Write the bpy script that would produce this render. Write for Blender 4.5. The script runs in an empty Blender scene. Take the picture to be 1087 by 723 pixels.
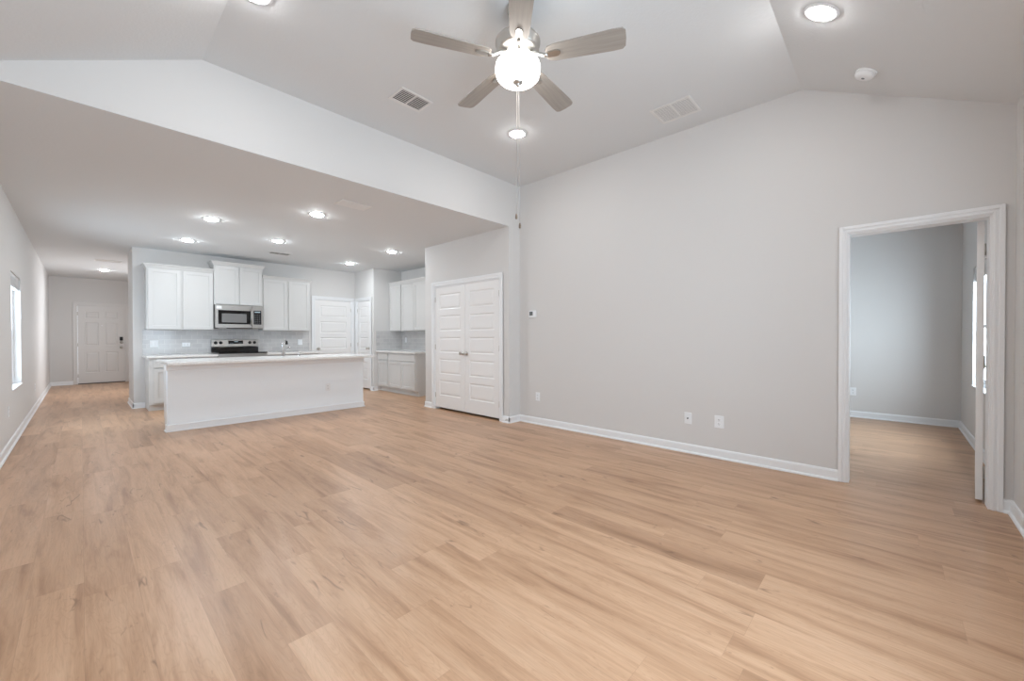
import bpy, bmesh, math, random
from mathutils import Vector, Matrix
PI = math.pi
SC = bpy.context.scene
COL = SC.collection

# ------------------------------------------------------------------ camera
W, H = 1087, 723
EYE = 1.2
FPX = 429.6
YAW, PITCH, ROLL = math.radians(46.79), math.radians(-0.521), math.radians(-0.110)
cam = bpy.data.cameras.new('camera')
cam.sensor_width = 36.0
cam.lens = FPX / W * 36.0
cam.clip_start = 0.05
co = bpy.data.objects.new('camera', cam)
COL.objects.link(co)
co.matrix_world = (Matrix.Translation((0, 0, EYE)) @ Matrix.Rotation(-YAW, 4, 'Z')
                   @ Matrix.Rotation(PI / 2 + PITCH, 4, 'X') @ Matrix.Rotation(ROLL, 4, 'Z'))
SC.camera = co

# ------------------------------------------------------------------ world, daylight, exposure
SC.view_settings.view_transform = 'Standard'
SC.view_settings.look = 'None'
SC.view_settings.gamma = 1.0
SC.view_settings.use_curve_mapping = False
SC.view_settings.exposure = 0.0
SC.cycles.use_denoising = True
SC.cycles.diffuse_bounces = 8
SC.cycles.max_bounces = 12
SC.cycles.sample_clamp_indirect = 6.0
w = bpy.data.worlds.new('sky')
SC.world = w
w.use_nodes = True
bg = w.node_tree.nodes['Background']
bg.inputs['Color'].default_value = (0.86, 0.93, 1.0, 1)
bg.inputs['Strength'].default_value = 2.2

P_LIVING = (86.0, 34.0, 1.0)      # daylight through the living room windows
P_BED = 92.0         # bedroom window
P_HALL = 36.0        # kitchen side window
P_ENTRY_FILL = 62.0       # fill lamp at the added, unseen window in the hall recess
E_DOWN = 255.0        # recessed downlights
E_DOWN_VAULT = 140.0  # recessed downlights of the vault
E_BOWL = 8.0         # fan light bowl
DAY = (0.69, 0.86, 1.0)
WARM = (1.0, 0.98, 0.96)
COOL = (0.91, 0.965, 1.0)


def daylight(loc, rot, sx, sy, power, color=DAY):
    l = bpy.data.lights.new('daylight', 'AREA')
    l.shape = 'RECTANGLE'
    l.size, l.size_y = sx, sy
    l.energy = power
    l.color = color
    o = bpy.data.objects.new('daylight', l)
    COL.objects.link(o)
    o.location = loc
    o.rotation_euler = rot
    return o


# sky light outside the windows (living room back wall, bedroom, kitchen side wall)
for xw, pw in zip((0.75, 1.9, 3.05), P_LIVING):
    daylight((xw, -0.86, 1.35), (PI / 2, 0, 0), 0.9, 1.4, pw)
daylight((6.25, -0.95, 1.3), (PI / 2, 0, 0), 1.1, 1.3, P_BED, (0.74, 0.89, 1.0))
daylight((-0.85, 7.78, 1.28), (PI / 2, 0, -PI / 2), 1.0, 1.35, P_HALL)
daylight((1.95, 12.2, 1.35), (PI / 2, 0, PI / 2), 1.4, 1.4, P_ENTRY_FILL, (0.95, 0.97, 1.0))  # added fill lamp outside an invented hall window, brightens the hall


# ------------------------------------------------------------------ materials
def srgb(r, g, b):
    f = lambda c: ((c / 255 + 0.055) / 1.055) ** 2.4 if c > 10 else c / 255 / 12.92
    return (f(r), f(g), f(b), 1)


def mat(name, color, rough=0.5, metal=0.0, spec=0.5, bump=None, emit=None, aniso=0.0):
    m = bpy.data.materials.new(name)
    m.use_nodes = True
    nt = m.node_tree
    b = nt.nodes['Principled BSDF']
    b.inputs['Base Color'].default_value = color
    b.inputs['Roughness'].default_value = rough
    b.inputs['Metallic'].default_value = metal
    b.inputs['Specular IOR Level'].default_value = spec
    if emit:
        b.inputs['Emission Color'].default_value = (*emit[0], 1)
        b.inputs['Emission Strength'].default_value = emit[1]
    if bump:
        tc = nt.nodes.new('ShaderNodeTexCoord')
        n = nt.nodes.new('ShaderNodeTexNoise')
        n.inputs['Scale'].default_value = bump[0]
        n.inputs['Detail'].default_value = 3
        bp = nt.nodes.new('ShaderNodeBump')
        bp.inputs['Strength'].default_value = bump[1]
        bp.inputs['Distance'].default_value = bump[2]
        nt.links.new(tc.outputs['Object'], n.inputs['Vector'])
        nt.links.new(n.outputs['Fac'], bp.inputs['Height'])
        nt.links.new(bp.outputs['Normal'], b.inputs['Normal'])
    return m


def glass_mat():
    m = bpy.data.materials.new('window_glass')
    m.use_nodes = True
    nt = m.node_tree
    nt.nodes.clear()
    o = nt.nodes.new('ShaderNodeOutputMaterial')
    mx = nt.nodes.new('ShaderNodeMixShader')
    t = nt.nodes.new('ShaderNodeBsdfTransparent')
    g = nt.nodes.new('ShaderNodeBsdfGlossy')
    g.inputs['Roughness'].default_value = 0.02
    mx.inputs[0].default_value = 0.07
    nt.links.new(t.outputs[0], mx.inputs[1])
    nt.links.new(g.outputs[0], mx.inputs[2])
    nt.links.new(mx.outputs[0], o.inputs['Surface'])
    return m


class NB:
    """small helper for building node maths"""
    def __init__(s, m):
        s.nt = m.node_tree

    def n(s, t, **kw):
        x = s.nt.nodes.new(t)
        for k, v in kw.items():
            setattr(x, k, v)
        return x

    def put(s, sock, v):
        if hasattr(v, 'is_output') or isinstance(v, bpy.types.NodeSocket):
            s.nt.links.new(v, sock)
        else:
            sock.default_value = v

    def m(s, op, a, b=0.0, c=None):
        x = s.n('ShaderNodeMath', operation=op)
        s.put(x.inputs[0], a)
        s.put(x.inputs[1], b)
        if c is not None:
            s.put(x.inputs[2], c)
        return x.outputs[0]

    def xyz(s, x, y, z):
        c = s.n('ShaderNodeCombineXYZ')
        s.put(c.inputs[0], x)
        s.put(c.inputs[1], y)
        s.put(c.inputs[2], z)
        return c.outputs[0]

    def mix(s, f, a, b, blend='MIX'):
        x = s.n('ShaderNodeMix', data_type='RGBA', blend_type=blend)
        s.put(x.inputs[0], f)
        s.put(x.inputs[6], a)
        s.put(x.inputs[7], b)
        return x.outputs[2]

    def noise(s, vec, scale, detail=4, rough=0.55, dist=0.0):
        x = s.n('ShaderNodeTexNoise')
        s.put(x.inputs['Vector'], vec)
        x.inputs['Scale'].default_value = scale
        x.inputs['Detail'].default_value = detail
        x.inputs['Roughness'].default_value = rough
        x.inputs['Distortion'].default_value = dist
        return x.outputs['Fac']

    def ramp(s, f, stops):
        x = s.n('ShaderNodeValToRGB')
        s.put(x.inputs[0], f)
        e = x.color_ramp.elements
        e[0].position, e[0].color = stops[0]
        e[1].position, e[1].color = stops[-1]
        for p, c in stops[1:-1]:
            k = e.new(p)
            k.color = c
        return x.outputs[0]

    def wn(s, vec):
        x = s.n('ShaderNodeTexWhiteNoise', noise_dimensions='3D')
        s.put(x.inputs['Vector'], vec)
        return x.outputs['Value']


def floor_mat():
    m = bpy.data.materials.new('oak_plank_floor')
    m.use_nodes = True
    k = NB(m)
    b = m.node_tree.nodes['Principled BSDF']
    tc = k.n('ShaderNodeTexCoord')
    sp = k.n('ShaderNodeSeparateXYZ')
    k.nt.links.new(tc.outputs['Object'], sp.inputs[0])
    x, y = sp.outputs[0], sp.outputs[1]
    u = k.m('DIVIDE', x, 0.181)
    row = k.m('FLOOR', u)
    fu = k.m('FRACT', u)
    off = k.wn(k.xyz(row, 3.7, 0.0))
    v = k.m('ADD', k.m('DIVIDE', y, 1.22), k.m('MULTIPLY', off, 7.0))
    cell = k.m('FLOOR', v)
    fv = k.m('FRACT', v)
    rid = k.wn(k.xyz(row, cell, 1.0))
    rid2 = k.wn(k.xyz(row, cell, 9.0))
    ox = k.m('MULTIPLY', rid, 37.0)
    # long soft figure: broad darker bands inside each plank
    v1 = k.xyz(k.m('ADD', k.m('MULTIPLY', x, 9.0), ox), k.m('ADD', k.m('MULTIPLY', y, 0.95), k.m('MULTIPLY', rid2, 21.0)), rid)
    fig = k.noise(v1, 1.25, 4, 0.55, 0.7)
    # fine grain
    v2 = k.xyz(k.m('ADD', k.m('MULTIPLY', x, 75.0), ox), k.m('MULTIPLY', y, 3.0), ox)
    grain = k.noise(v2, 1.5, 4, 0.65, 0.3)
    # wavy cathedral lines
    v3 = k.xyz(k.m('ADD', k.m('MULTIPLY', x, 12.0), ox), k.m('ADD', k.m('MULTIPLY', y, 1.3), k.m('MULTIPLY', rid2, 9.0)), ox)
    cath = k.noise(v3, 1.2, 2, 0.5, 1.8)
    ring = k.m('FRACT', k.m('MULTIPLY', cath, 9.0))
    ring = k.m('ABSOLUTE', k.m('SUBTRACT', ring, 0.5))
    base = k.ramp(fig, [(0.28, srgb(170, 131, 101)), (0.41, srgb(192, 153, 121)), (0.52, srgb(204, 165, 133)), (0.72, srgb(212, 175, 144))])
    tone = k.ramp(rid2, [(0.0, srgb(228, 223, 219)), (0.3, srgb(245, 243, 241)), (1.0, srgb(255, 255, 255))])
    c = k.mix(1.0, base, tone, 'MULTIPLY')
    g = k.ramp(grain, [(0.3, (0.78, 0.75, 0.72, 1)), (0.6, (1, 1, 1, 1))])
    c = k.mix(0.55, c, g, 'MULTIPLY')
    rg = k.ramp(ring, [(0.0, (0.80, 0.76, 0.72, 1)), (0.2, (1, 1, 1, 1))])
    c = k.mix(0.38, c, rg, 'MULTIPLY')
    # dark knots and short cracks
    v4 = k.xyz(k.m('ADD', k.m('MULTIPLY', x, 13.0), ox), k.m('ADD', k.m('MULTIPLY', y, 4.0), k.m('MULTIPLY', rid, 13.0)), rid2)
    kn = k.noise(v4, 1.2, 3, 0.65, 1.2)
    kf = k.ramp(kn, [(0.655, (0, 0, 0, 1)), (0.78, (1, 1, 1, 1))])
    c = k.mix(k.m('MULTIPLY', kf, 0.75), c, srgb(112, 80, 58))
    v5 = k.xyz(k.m('ADD', k.m('MULTIPLY', x, 10.0), ox), k.m('ADD', k.m('MULTIPLY', y, 1.5), k.m('MULTIPLY', rid2, 5.0)), rid)
    ck = k.noise(v5, 1.2, 2, 0.5, 0.25)
    line = k.ramp(k.m('ABSOLUTE', k.m('SUBTRACT', ck, 0.5)), [(0.0, (1, 1, 1, 1)), (0.028, (0, 0, 0, 1))])
    v6 = k.xyz(k.m('ADD', k.m('MULTIPLY', x, 5.0), ox), k.m('ADD', k.m('MULTIPLY', y, 2.0), k.m('MULTIPLY', rid, 31.0)), rid2)
    msk = k.ramp(k.noise(v6, 1.3, 2), [(0.625, (0, 0, 0, 1)), (0.68, (1, 1, 1, 1))])
    c = k.mix(k.m('MULTIPLY', k.m('MULTIPLY', line, msk), 0.6), c, srgb(98, 70, 50))
    # seams
    s1 = k.m('MULTIPLY', k.m('MINIMUM', fu, k.m('SUBTRACT', 1.0, fu)), 0.181)
    s2 = k.m('MULTIPLY', k.m('MINIMUM', fv, k.m('SUBTRACT', 1.0, fv)), 1.22)
    s = k.m('MINIMUM', s1, s2)
    seam = k.m('LESS_THAN', s, 0.0011)
    c = k.mix(k.m('MULTIPLY', seam, 0.16), c, srgb(110, 82, 60))
    k.nt.links.new(c, b.inputs['Base Color'])
    rr = k.m('ADD', k.m('MULTIPLY', grain, 0.12), 0.26)
    k.nt.links.new(rr, b.inputs['Roughness'])
    b.inputs['Specular IOR Level'].default_value = 0.42
    bp = k.n('ShaderNodeBump')
    bp.inputs['Strength'].default_value = 0.12
    bp.inputs['Distance'].default_value = 0.002
    k.nt.links.new(k.m('SUBTRACT', grain, k.m('MULTIPLY', seam, 1.5)), bp.inputs['Height'])
    k.nt.links.new(bp.outputs[0], b.inputs['Normal'])
    return m


def tile_mat(name, axis):
    m = bpy.data.materials.new(name)
    m.use_nodes = True
    k = NB(m)
    b = m.node_tree.nodes['Principled BSDF']
    tc = k.n('ShaderNodeTexCoord')
    sp = k.n('ShaderNodeSeparateXYZ')
    k.nt.links.new(tc.outputs['Object'], sp.inputs[0])
    br = k.n('ShaderNodeTexBrick')
    br.offset = 0.5
    k.put(br.inputs['Vector'], k.xyz(sp.outputs[axis], sp.outputs[2], 0.0))
    br.inputs['Color1'].default_value = srgb(203, 202, 202)
    br.inputs['Color2'].default_value = srgb(190, 189, 190)
    br.inputs['Mortar'].default_value = srgb(222, 221, 219)
    br.inputs['Scale'].default_value = 1.0
    br.inputs['Mortar Size'].default_value = 0.0022
    br.inputs['Mortar Smooth'].default_value = 0.1
    br.inputs['Brick Width'].default_value = 0.154
    br.inputs['Row Height'].default_value = 0.0775
    k.nt.links.new(br.outputs['Color'], b.inputs['Base Color'])
    b.inputs['Roughness'].default_value = 0.12
    bp = k.n('ShaderNodeBump')
    bp.invert = True
    bp.inputs['Strength'].default_value = 0.4
    bp.inputs['Distance'].default_value = 0.002
    k.nt.links.new(br.outputs['Fac'], bp.inputs['Height'])
    k.nt.links.new(bp.outputs[0], b.inputs['Normal'])
    return m


def quartz_mat():
    m = mat('white_quartz', srgb(232, 231, 229), 0.18)
    k = NB(m)
    b = m.node_tree.nodes['Principled BSDF']
    tc = k.n('ShaderNodeTexCoord')
    f = k.noise(tc.outputs['Object'], 160.0, 2)
    c = k.ramp(f, [(0.36, srgb(214, 213, 211)), (0.5, srgb(233, 232, 230))])
    k.nt.links.new(c, b.inputs['Base Color'])
    return m


def brushed(name, color, rough=0.28, axis=0):
    m = mat(name, color, rough, 1.0)
    k = NB(m)
    b = m.node_tree.nodes['Principled BSDF']
    tc = k.n('ShaderNodeTexCoord')
    mp = k.n('ShaderNodeMapping')
    sc = [400.0, 400.0, 400.0]
    sc[axis] = 6.0
    mp.inputs['Scale'].default_value = sc
    k.nt.links.new(tc.outputs['Object'], mp.inputs['Vector'])
    f = k.noise(mp.outputs[0], 1.0, 2)
    k.nt.links.new(k.m('ADD', k.m('MULTIPLY', f, 0.14), rough - 0.07), b.inputs['Roughness'])
    return m


def blade_mat():
    m = mat('fan_blade_taupe', srgb(150, 140, 130), 0.45)
    k = NB(m)
    b = m.node_tree.nodes['Principled BSDF']
    tc = k.n('ShaderNodeTexCoord')
    mp = k.n('ShaderNodeMapping')
    mp.inputs['Scale'].default_value = (2.5, 60, 60)
    k.nt.links.new(tc.outputs['Object'], mp.inputs['Vector'])
    f = k.noise(mp.outputs[0], 1.5, 4)
    c = k.ramp(f, [(0.3, srgb(150, 143, 136)), (0.7, srgb(166, 159, 151))])
    k.nt.links.new(c, b.inputs['Base Color'])
    return m


M = {}
M['wall'] = mat('wall_paint', srgb(216, 215, 214), 0.65, spec=0.3, bump=(140, 0.08, 0.002))
M['ceiling'] = mat('ceiling_paint', srgb(219, 222, 224), 0.8, spec=0.2, bump=(55, 0.28, 0.004))
M['trim'] = mat('trim_white', srgb(237, 239, 241), 0.35)
M['door'] = mat('door_white', srgb(236, 236, 236), 0.38)
M['front_door'] = mat('front_door_paint', srgb(220, 219, 218), 0.42)
M['cabinet'] = mat('cabinet_white', srgb(208, 208, 207), 0.32)
M['island'] = mat('island_white', srgb(243, 249, 254), 0.5, bump=(140, 0.06, 0.002))
M['plate'] = mat('plate_white_plastic', srgb(238, 241, 244), 0.3)
M['shadow_slot'] = mat('dark_slot', srgb(40, 40, 42), 0.6)
M['floor'] = floor_mat()
M['tile_x'] = tile_mat('subway_tile_kitchen', 0)
M['tile_y'] = tile_mat('subway_tile_niche', 1)
M['quartz'] = quartz_mat()
M['steel'] = brushed('brushed_steel', srgb(178, 176, 173), 0.30, 0)
M['nickel'] = mat('satin_nickel', srgb(196, 193, 188), 0.36, 1.0)
M['fob'] = mat('chain_fob_metal', srgb(128, 112, 98), 0.4, 0.8)
M['chrome'] = mat('chrome', srgb(215, 216, 218), 0.16, 1.0)
M['black_glass'] = mat('black_glass', srgb(12, 12, 13), 0.06)
M['black'] = mat('black_plastic', srgb(22, 22, 24), 0.4)
M['oven_screen'] = mat('microwave_screen', srgb(120, 120, 120), 0.25)
M['button'] = mat('button_grey', srgb(70, 72, 74), 0.4)
M['display'] = mat('display_digits', srgb(170, 190, 200), 0.4)
M['blade'] = blade_mat()
M['vent_white'] = mat('vent_white_metal', srgb(226, 226, 225), 0.4)
M['vent_dark'] = mat('vent_dark_cavity', srgb(38, 38, 40), 0.8)
M['vent_grey'] = mat('vent_filter_grey', srgb(132, 137, 146), 0.8)
M['vent_pale'] = mat('vent_pale_cavity', srgb(190, 190, 188), 0.8)
M['bowl'] = mat('lit_frosted_bowl', srgb(255, 250, 240), 0.4, emit=((1.0, 0.97, 0.93), E_BOWL))
M['down'] = mat('lit_downlight', srgb(255, 250, 240), 0.5, emit=(COOL, E_DOWN))
M['down_vault'] = mat('lit_downlight_vault', srgb(255, 250, 240), 0.5, emit=(WARM, E_DOWN_VAULT))
M['glass'] = glass_mat()
M['vinyl'] = mat('window_vinyl', srgb(240, 242, 245), 0.35)
M['blind'] = mat('blind_white', srgb(226, 228, 230), 0.45)
M['lcd'] = mat('thermostat_screen', srgb(96, 98, 98), 0.25)
M['keypad'] = mat('keypad_dark', srgb(30, 32, 36), 0.3)
M['threshold'] = mat('dark_threshold', srgb(34, 28, 24), 0.5)


# ------------------------------------------------------------------ mesh helpers
def nbm():
    return bmesh.new()


def box(bm, x0, x1, y0, y1, z0, z1, bev=0.0, seg=1):
    t = bmesh.new()
    r = bmesh.ops.create_cube(t, size=1.0)
    bmesh.ops.scale(t, verts=t.verts, vec=(abs(x1 - x0), abs(y1 - y0), abs(z1 - z0)))
    bmesh.ops.translate(t, verts=t.verts, vec=((x0 + x1) / 2, (y0 + y1) / 2, (z0 + z1) / 2))
    if bev:
        bmesh.ops.bevel(t, geom=t.edges[:], offset=bev, segments=seg, profile=0.5, affect='EDGES')
    merge(bm, t)


def merge(bm, t, mx=None):
    if mx is not None:
        bmesh.ops.transform(t, matrix=mx, verts=t.verts)
    me = bpy.data.meshes.new('tmp')
    t.to_mesh(me)
    t.free()
    bm.from_mesh(me)
    bpy.data.meshes.remove(me)


def prism(bm, pts, axis, a, b):
    """polygon pts (2D) extruded along axis from a to b.  axis 0: pts=(y,z), 1: (x,z), 2: (x,y)"""
    def v(p, t):
        return {0: (t, p[0], p[1]), 1: (p[0], t, p[1]), 2: (p[0], p[1], t)}[axis]
    t = bmesh.new()
    A = [t.verts.new(v(p, a)) for p in pts]
    B = [t.verts.new(v(p, b)) for p in pts]
    t.faces.new(A)
    t.faces.new(B[::-1])
    n = len(pts)
    for i in range(n):
        t.faces.new((A[i], B[i], B[(i + 1) % n], A[(i + 1) % n]))
    bmesh.ops.recalc_face_normals(t, faces=t.faces)
    merge(bm, t)


def lathe(bm, prof, seg=32, mx=None):
    """profile of (r, z) revolved about Z"""
    t = bmesh.new()
    rings = []
    for r, z in prof:
        if r < 1e-6:
            rings.append([t.verts.new((0, 0, z))])
        else:
            rings.append([t.verts.new((r * math.cos(2 * PI * i / seg), r * math.sin(2 * PI * i / seg), z)) for i in range(seg)])
    for a, b in zip(rings, rings[1:]):
        for i in range(seg):
            j = (i + 1) % seg
            if len(a) == 1 and len(b) > 1:
                t.faces.new((a[0], b[i], b[j]))
            elif len(b) == 1 and len(a) > 1:
                t.faces.new((a[i], b[0], a[j]))
            elif len(a) > 1:
                t.faces.new((a[i], b[i], b[j], a[j]))
    bmesh.ops.recalc_face_normals(t, faces=t.faces)
    for f in t.faces:
        f.smooth = True
    merge(bm, t, mx)


def tube(bm, pts, r, seg=10):
    """tube along a polyline; r a number or a list"""
    pts = [Vector(p) for p in pts]
    t = bmesh.new()
    n = len(pts)
    R = r if isinstance(r, (list, tuple)) else [r] * n
    prev = None
    rings = []
    for i, p in enumerate(pts):
        d = (pts[min(i + 1, n - 1)] - pts[max(i - 1, 0)]).normalized()
        if prev is None:
            a = d.orthogonal().normalized()
        else:
            a = (prev - d * prev.dot(d)).normalized()
        prev = a
        b = d.cross(a)
        rings.append([t.verts.new(p + (a * math.cos(2 * PI * k / seg) + b * math.sin(2 * PI * k / seg)) * R[i]) for k in range(seg)])
    for A, B in zip(rings, rings[1:]):
        for k in range(seg):
            f = t.faces.new((A[k], A[(k + 1) % seg], B[(k + 1) % seg], B[k]))
            f.smooth = True
    t.faces.new(rings[0][::-1])
    t.faces.new(rings[-1])
    bmesh.ops.recalc_face_normals(t, faces=t.faces)
    merge(bm, t)


def panel_slab(bm, x0, x1, z0, z1, t, xc, zc, cells, prof, y=0.0):
    """slab whose front is at local y (facing -Y); xc, zc = cut lines inside; cells = set of (i, j)
    that are panels; prof = list of (inset, depth) rings from the opening inwards"""
    T = bmesh.new()
    xs = [x0] + xc + [x1]
    zs = [z0] + zc + [z1]
    for i in range(len(xs) - 1):
        for j in range(len(zs) - 1):
            a, b, c, d = xs[i], xs[i + 1], zs[j], zs[j + 1]
            if (i, j) in cells:
                prev = [(a, y, c), (b, y, c), (b, y, d), (a, y, d)]
                pv = [T.verts.new(p) for p in prev]
                for ins, dep in prof:
                    q = [T.verts.new((a + ins, y + dep, c + ins)), T.verts.new((b - ins, y + dep, c + ins)),
                         T.verts.new((b - ins, y + dep, d - ins)), T.verts.new((a + ins, y + dep, d - ins))]
                    for e in range(4):
                        T.faces.new((pv[e], pv[(e + 1) % 4], q[(e + 1) % 4], q[e]))
                    pv = q
                T.faces.new(pv)
            else:
                T.faces.new([T.verts.new(p) for p in ((a, y, c), (b, y, c), (b, y, d), (a, y, d))])
    bmesh.ops.remove_doubles(T, verts=T.verts, dist=1e-5)
    # back and sides
    f = [T.verts.new(p) for p in ((x0, y, z0), (x1, y, z0), (x1, y, z1), (x0, y, z1))]
    k = [T.verts.new(p) for p in ((x0, y + t, z0), (x1, y + t, z0), (x1, y + t, z1), (x0, y + t, z1))]
    for e in range(4):
        T.faces.new((f[(e + 1) % 4], f[e], k[e], k[(e + 1) % 4]))
    T.faces.new(k[::-1])
    merge(bm, T)


SHAKER = [(0.001, 0.009), (0.004, 0.010)]
RAISED = [(0.012, 0.010), (0.020, 0.010), (0.040, 0.002)]


def obj(name, bm, m, parent=None, loc=None, rz=None):
    me = bpy.data.meshes.new(name)
    bm.to_mesh(me)
    bm.free()
    me.materials.append(m)
    o = bpy.data.objects.new(name, me)
    COL.objects.link(o)
    if parent is not None:
        o.parent = parent
    if loc is not None:
        o.location = loc
    if rz is not None:
        o.rotation_euler = (0, 0, rz)
    return o


def tag(o, label, cat, group=None, kind=None):
    o['label'] = label
    o['category'] = cat
    if group:
        o['group'] = group
    if kind:
        o['kind'] = kind
    return o


def thing(name, label, cat, loc=(0, 0, 0), rz=0.0, group=None, rx=0.0):
    o = bpy.data.objects.new(name, None)
    o.empty_display_size = 0.05
    COL.objects.link(o)
    o.location = loc
    o.rotation_euler = (rx, 0, rz)
    return tag(o, label, cat, group)


def struct(name, bm, m, label, cat, loc=None, rz=None):
    o = obj(name, bm, m, None, loc, rz)
    return tag(o, label, cat, None, 'structure')


def dup(root, label, loc, rz=None, rx=None):
    r = root.copy()
    COL.objects.link(r)
    r.location = loc
    if rz is not None or rx is not None:
        r.rotation_euler = (rx or 0.0, 0, rz or 0.0)
    r['label'] = label
    for ch in list(root.children):
        c = ch.copy()
        COL.objects.link(c)
        c.parent = r
        for g in list(ch.children):
            d = g.copy()
            COL.objects.link(d)
            d.parent = c
    return r


# facings: the local front (-Y) turned to world
F_SOUTH, F_WEST, F_EAST, F_NORTH = 0.0, -PI / 2, PI / 2, PI    # faces -Y, -X, +X, +Y

# ------------------------------------------------------------------ room dimensions
XL, XR = -0.54, 4.288
YN = -0.60          # living room back wall (behind the camera)
Y0 = 3.875          # header plane between living room and kitchen
HK = 2.732          # kitchen ceiling
HV = 3.333          # flat of the vault
SL = 0.497          # slope of the vault
XC, YC = 0.653, 0.58
YB = 9.336          # kitchen back wall
YF = 15.2           # front door wall
XP = 4.067          # closet (double door) wall
XN, YNF = 5.18, 8.43  # drinks niche: back wall, far wall
XD = 4.47           # narrow door wall
XH = 0.60           # hall wall
XB = 7.85           # bedroom far wall
TH = 0.12

# floor
b = nbm()
box(b, -0.8, 8.2, -1.0, 15.6, -0.1, 0.0)
struct('floor', b, M['floor'], 'light oak plank floor running through living room, kitchen, hall and bedroom', 'floor')

# ceilings
b = nbm()
pts = {'a': (-0.62, 3.95), 'b': (XC, 3.95), 'c': (4.36, 3.95), 'd': (4.36, YC), 'e': (XC, YC), 'f': (4.36, YC - (XC + 0.62)), 'g': (-0.62, YC - (XC + 0.62))}
def zc(p):
    return min(HV, HV - SL * (XC - p[0]), HV - SL * (YC - p[1]))
V = {}
for kx, p in pts.items():
    V[kx] = b.verts.new((p[0], p[1], zc(p)))
    V[kx + '2'] = b.verts.new((p[0], p[1], zc(p) + 0.1))
for f in ('bcde', 'abeg', 'gedf'):
    b.faces.new([V[c] for c in f])
    b.faces.new([V[c + '2'] for c in f[::-1]])
for e in ('ab', 'bc', 'cd', 'df', 'fg', 'ga'):
    b.faces.new((V[e[0]], V[e[1]], V[e[1] + '2'], V[e[0] + '2']))
bmesh.ops.recalc_face_normals(b, faces=b.faces)
struct('ceiling', b, M['ceiling'], 'vaulted white living room ceiling with sloped sides and flat centre', 'ceiling')
b = nbm()
box(b, -0.66, 5.3, Y0 + 0.001, 15.4, HK, HK + 0.12)
struct('ceiling_kitchen', b, M['ceiling'], 'flat lower white ceiling over kitchen and entry hall', 'ceiling')
b = nbm()
box(b, XR + 0.05, XB + 0.2, -0.9, 3.8, HK, HK + 0.12)
struct('ceiling_bedroom', b, M['ceiling'], 'flat white ceiling of the side bedroom', 'ceiling')

# walls
def wall(name, boxes, label):
    bb = nbm()
    for q in boxes:
        box(bb, *q)
    return struct(name, bb, M['wall'], label, 'wall')


WL_Y0, WL_Y1, WL_Z0, WL_Z1 = 7.27, 8.31, 0.60, 1.965
wall('wall_left', [(XL - TH, XL, -0.75, WL_Y0, 0, 2.95), (XL - TH, XL, WL_Y1, YF + .2, 0, 2.95),
                   (XL - TH, XL, WL_Y0, WL_Y1, 0, WL_Z0), (XL - TH, XL, WL_Y0, WL_Y1, WL_Z1, 2.95)],
     'long white left wall with one narrow window')
DY0, DY1, DZ = -0.499, 0.266, 2.035      # bedroom doorway
wall('wall_right', [(XR, XR + TH, DY1, Y0 + 0.05, 0, 3.46), (XR, XR + TH, -0.75, DY0, 0, 3.46), (XR, XR + TH, DY0, DY1, DZ, 3.46)],
     'large white right wall with doorway to bedroom')
LW = [(0.30, 1.20), (1.45, 2.35), (2.60, 3.50)]
LZ0, LZ1 = 0.62, 2.08
bx = [(XL - TH, LW[0][0], YN - TH, YN, 0, 2.95), (LW[0][1], LW[1][0], YN - TH, YN, 0, 2.95), (LW[1][1], LW[2][0], YN - TH, YN, 0, 2.95),
      (LW[2][1], XR + 0.05, YN - TH, YN, 0, 2.95)]
for a, c in LW:
    bx += [(a, c, YN - TH, YN, 0, LZ0), (a, c, YN - TH, YN, LZ1, 2.95)]
wall('wall_back', bx, 'white exterior wall at the near end of the living room')
wall('wall_header', [(XL - 0.05, XR + 0.05, Y0, Y0 + 0.12, HK + 0.002, 3.46), (XP + 0.001, XR + 0.05, Y0, Y0 + 0.12, 0, HK + 0.002)],
     'white header wall above the opening to the kitchen')
CD0, CD1, CDZ = 4.06, 5.60, 2.035         # closet double door opening
wall('wall_closet', [(XP, XP + TH, Y0 + 0.001, CD0, 0, HK), (XP, XP + TH, CD1, 5.87, 0, HK), (XP, XP + TH, CD0, CD1, CDZ, HK),
                     (XP + TH, XN + .12, 5.75, 5.87, 0, HK), (XR + 0.6, XR + 0.65, 3.6, 5.8, 0, HK)],
     'white wall around the double closet doors')
PD0, PD1, PDZ = 3.55, 4.385, 2.045        # kitchen back wall door opening
wall('wall_kitchen', [(XH, PD0, YB, YB + TH, 0, HK), (PD1, 5.0, YB, YB + TH, 0, HK), (PD0, PD1, YB, YB + TH, PDZ, HK),
                      (PD0 - .1, PD1 + .1, YB + .6, YB + .65, 0, HK)],
     'white kitchen back wall behind the cabinets and range')
ND0, ND1, NDZ = 8.59, 9.215, 2.035
wall('wall_pantry', [(XD, XD + TH, YNF, ND0, 0, HK), (XD, XD + TH, ND1, YB + .05, 0, HK), (XD, XD + TH, ND0, ND1, NDZ, HK),
                     (XD + TH, XN + 0.12, YNF, YNF + TH, 0, HK), (XD + .6, XD + .65, YNF, YB + .05, 0, HK)],
     'white wall with a narrow door in the kitchen corner')
wall('wall_niche', [(XN, XN + TH, 5.80, YNF + .05, 0, HK)], 'white wall behind the drinks niche cabinets')
wall('wall_hall', [(XH, XH + TH, YB + TH, 10.3, 0, HK), (XH + TH, 1.65, 10.18, 10.3, 0, HK), (1.6, 1.72, 10.3, 11.5, 0, HK), (1.6, 1.72, 12.9, YF, 0, HK), (1.6, 1.72, 11.5, 12.9, 0, .64), (1.6, 1.72, 11.5, 12.9, 2.04, HK)],  # last four boxes leave the opening for the added hall window
     'white side wall of the entry hall past the kitchen')
FD0, FD1, FDZ = -0.075, 0.825, 2.035
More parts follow.
